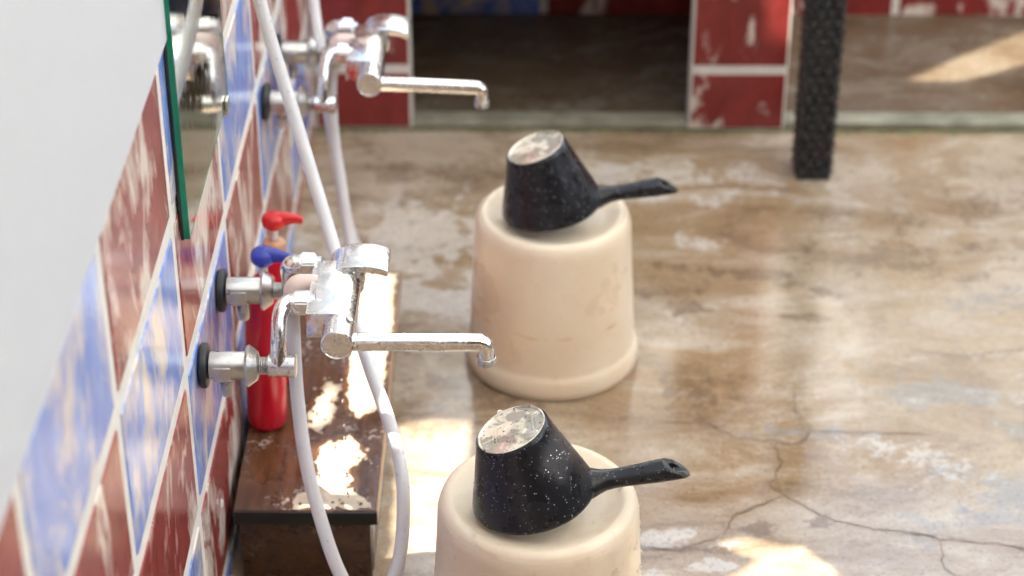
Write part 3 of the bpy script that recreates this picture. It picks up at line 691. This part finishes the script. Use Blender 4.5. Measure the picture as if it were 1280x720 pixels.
# ------------------------------------------------------------------ mirror
mir = empty('wall_mirror', (.008, 2.3, .9), 'frameless mirror with a bright green glass edge above the nearer tap', 'mirror')
def mirror_at(e, y0, y1):
    b = MB(); b.box((.0045, y0 + .0016, .6016), (.0105, y1 - .0016, 1.45)); b.build('mirror_glass', M['mirror'], e).location = -Vector(e.location)
    b = MB(); b.box((.004, y0, .600), (.0108, y0 + .0015, 1.4515)); b.box((.004, y0 + .0015, .600), (.0108, y1, .6015)); b.box((.004, y1 - .0015, .6015), (.0108, y1, 1.4515))
    b.build('glass_edge', M['green_edge'], e).location = -Vector(e.location)
    b = MB(); b.box((.0008, y0 - .001, .599), (.0038, y1 - .004, 1.445)); b.build('backing', M['rubber'], e).location = -Vector(e.location)
    b = MB(); b.box((.0009, y1 - .03, .592), (.0145, y1 - .012, .5985), bev=.001); b.box((.0112, y1 - .03, .5987), (.0145, y1 - .012, .612), bev=.001); b.build('clip', M['brushed'], e).location = -Vector(e.location)
mirror_at(mir, 2.076, 2.425)
gl = [c for c in mir.children if c.name.startswith('mirror_glass')][0]
droplets(mir, [gl], 110, .0006, .0016, 21, cond=lambda p, n: n.x > .8 and p.z < .1, flat=.4)

# ------------------------------------------------------------------ bench and bottles
BZ = .115
bench = empty('wooden_bench', (.105, 2.5, 0), 'low wet brown wooden bench with a black front edge along the tiled wall', 'bench')
def bch(mb, name, mat, sm=None, par=None):
    o = mb.build(name, mat, bench, smooth=sm); o.location = -Vector(bench.location); return o
b = MB(); b.box((.010, 2.2085, BZ - .018), (.1945, 2.806, BZ), bev=.0012); bch(b, 'top', M['wood'])
b = MB(); b.box((.010, 2.204, BZ - .0195), (.197, 2.208, BZ - .0003), bev=.0006); bch(b, 'front_edging', M['black_edge'])
b = MB(); b.box((.1950, 2.2085, BZ - .0185), (.1975, 2.806, BZ + .0004), bev=.0006); bch(b, 'side_edging', M['wood_edge'])
b = MB(); b.box((.016, 2.2125, .001), (.187, 2.228, BZ - .0185), bev=.001); bch(b, 'front_panel', M['wood_side'])
b = MB(); b.box((.173, 2.2285, .001), (.188, 2.800, BZ - .0185), bev=.001); bch(b, 'side_panel', M['wood_side'])
for poly, sd_ in zip(GLARE, (12, 13, 14)):  # cream sheets that paint the glare of the wet bench top
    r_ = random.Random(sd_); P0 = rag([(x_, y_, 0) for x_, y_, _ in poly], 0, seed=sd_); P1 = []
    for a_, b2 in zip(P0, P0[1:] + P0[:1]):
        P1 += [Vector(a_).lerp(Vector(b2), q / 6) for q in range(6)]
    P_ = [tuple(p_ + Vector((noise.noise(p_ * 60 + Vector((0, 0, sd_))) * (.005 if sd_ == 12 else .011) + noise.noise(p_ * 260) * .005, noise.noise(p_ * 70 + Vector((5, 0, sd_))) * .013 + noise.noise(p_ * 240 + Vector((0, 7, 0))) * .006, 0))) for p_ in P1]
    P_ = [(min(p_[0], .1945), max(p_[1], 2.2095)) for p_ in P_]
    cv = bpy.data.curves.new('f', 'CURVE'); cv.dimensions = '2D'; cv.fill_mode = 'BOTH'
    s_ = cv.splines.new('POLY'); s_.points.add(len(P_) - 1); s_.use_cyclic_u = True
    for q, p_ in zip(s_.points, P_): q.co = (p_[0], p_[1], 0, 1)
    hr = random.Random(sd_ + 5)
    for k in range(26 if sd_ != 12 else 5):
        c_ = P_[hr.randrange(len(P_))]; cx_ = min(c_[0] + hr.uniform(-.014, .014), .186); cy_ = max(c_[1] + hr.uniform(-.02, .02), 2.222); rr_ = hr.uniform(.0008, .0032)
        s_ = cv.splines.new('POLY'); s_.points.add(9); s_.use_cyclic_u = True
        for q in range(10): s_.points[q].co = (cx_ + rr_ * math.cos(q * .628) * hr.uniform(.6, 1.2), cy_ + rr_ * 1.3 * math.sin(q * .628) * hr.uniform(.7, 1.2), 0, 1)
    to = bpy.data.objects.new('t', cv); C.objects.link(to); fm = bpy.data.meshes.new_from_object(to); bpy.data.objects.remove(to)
    fo = link('glare_sheet', fm, M['film'], bench, loc=(-bench.location.x, -bench.location.y, BZ + .0007 + .0002 * (sd_ - 12))); fo['label'] = 'wet glare painted as a cream film on the brown bench top'
topo = [c for c in bench.children if c.name.startswith('top')][0]
droplets(bench, [topo], 170, .0008, .0042, 31, cond=lambda p, n: n.z > .8 and p.y < 0, flat=.3)

def make_bottle(x, y, rot, pump_mat, label, collar_mat, lean=0):
    e = empty('pump_bottle', (x, y, BZ + .0005), label, 'bottle', 'red pump bottles on the bench'); e.rotation_euler = (0, R(2.2), rot); e.scale = (1, 1, 1.23 if pump_mat is M['blue_pump'] else 1.18)
    b = MB(); b.lathe([(.0005, .002), (.020, .0), (.0245, .002), (.0268, .007), (.0272, .02), (.0272, .120), (.0262, .134), (.0232, .146), (.0210, .150), (.0216, .153), (.0200, .160), (.0150, .168), (.0135, .172), (.0130, .176)], 48)
    b.build('bottle_body', M['red_bottle'], e, smooth=60)
    c = MB(); c.lathe([(.0150, .174), (.0158, .1755), (.0158, .187), (.0145, .190), (.0075, .192), (.0065, .194)], 40, cap0=True)
    for q in range(20):
        a = 2 * math.pi * q / 20; c.box((.0154, -.0006, .176), (.0163, .0006, .187), M=Matrix.Rotation(a, 4, 'Z'))
    c.build('collar', collar_mat, e, smooth=40)
    s_ = MB(); s_.tube([(0, 0, .191), (0, 0, .212)], .0058, 20, spline=False); s_.build('pump_stem', M['white_plastic'], e, smooth=50)
    p = MB(); p.lathe([(.0005, .209), (.0125, .209), (.0155, .212), (.0165, .217), (.0155, .222), (.0110, .2255), (.0005, .227)], 32)
    p.tube([(.004, 0, .2185), (.018, 0, .2195), (.030, 0, .2190), (.039, 0, .2165)], [.0105, .0080, .0058, .0042], 18)
    p.build('pump_head', pump_mat, e, smooth=60)
    return e
make_bottle(.034, 2.405, R(-8), M['blue_pump'], 'tall red bottle with a blue pump head standing on the bench behind the nearer tap', M['red_bottle'])
make_bottle(.036, 2.515, R(6), M['red_pump'], 'red bottle with a red pump head, behind the blue-pumped one', M['tan_plastic'])

# ------------------------------------------------------------------ rattan post
ra = empty('rattan_post', (.892, 3.341, 0), 'black woven rattan post standing on the floor beside the red pillar', 'post')
b = MB(); b.box((-.0285, -.0285, .006), (.0285, .0285, 1.3), bev=.003); b.build('core', M['black_in'], ra)
b = MB(); nrow = 72
for face in range(4):
    Rz = Matrix.Rotation(R(90 * face), 4, 'Z')
    for j in range(nrow):
        z0 = .008 + j * .0178
        for i in range(4):
            x0 = -.0305 + i * .0203 - (.0101 if j % 2 else 0); x1 = min(x0 + .0196, .0310); x0 = max(x0, -.0310)
            if x1 - x0 < .004: continue
            vs = []; y_ = -.0284
            for q in range(7):
                dp = .0065 * math.sin(math.pi * q / 6) ** .7; xx = x0 + (x1 - x0) * q / 6
                for w_ in range(5):
                    vs.append((xx, y_ - dp * (.25 + .75 * math.sin(math.pi * (w_ + .5) / 5)), z0 + .0148 * w_ / 4))
            b.add([Rz @ Vector(v_) for v_ in vs], [(5 * q + s2, 5 * q + 5 + s2, 5 * q + 6 + s2, 5 * q + 1 + s2) for q in range(6) for s2 in range(4)])
b.build('weave', M['rattan'], ra, smooth=180)
b = MB(); b.box((-.029, -.029, 0), (.029, .029, .0055), bev=.001); b.build('foot', M['rubber'], ra)

# ------------------------------------------------------------------ small things
b = MB(); b.lathe([(.0022, .0005), (.0022, .0028), (.0045, .0030), (.0055, .0018), (.0060, .0005)], 24, along((0, 0, 0), X)); 
wp = b.build('wall_plug', M['white_plastic'], smooth=50, loc=(.0006, 2.175, .152)); tag(wp, 'small round white plug set in the red tile beside the bench front', 'wall plug')
drops = [(.1722, 2.088, .402, .0016), (.1722, 2.088, .3715, .0020), (.1722, 2.088, .3360, .0017), (.1722, 2.088, .318, .0024), (.1722, 2.088, .262, .0024), (.1722, 2.088, .232, .0026)]
for (x_, y_, z_, r) in drops:
    mb = MB(); mb.lathe([(.0003, -r * 1.2), (r * .8, -r * .8), (r, 0), (r * .7, r * .9), (r * .3, r * 1.9), (.0002, r * 2.4)], 16, cap0=True, cap1=True)
    o = mb.build('water_drop', M['water'], smooth=180, loc=(x_, y_, z_))
    tag(o, 'falling water drop below the nearer tap barrel', 'water drop', 'falling drops below the nearer tap')
SC.render.film_transparent = False
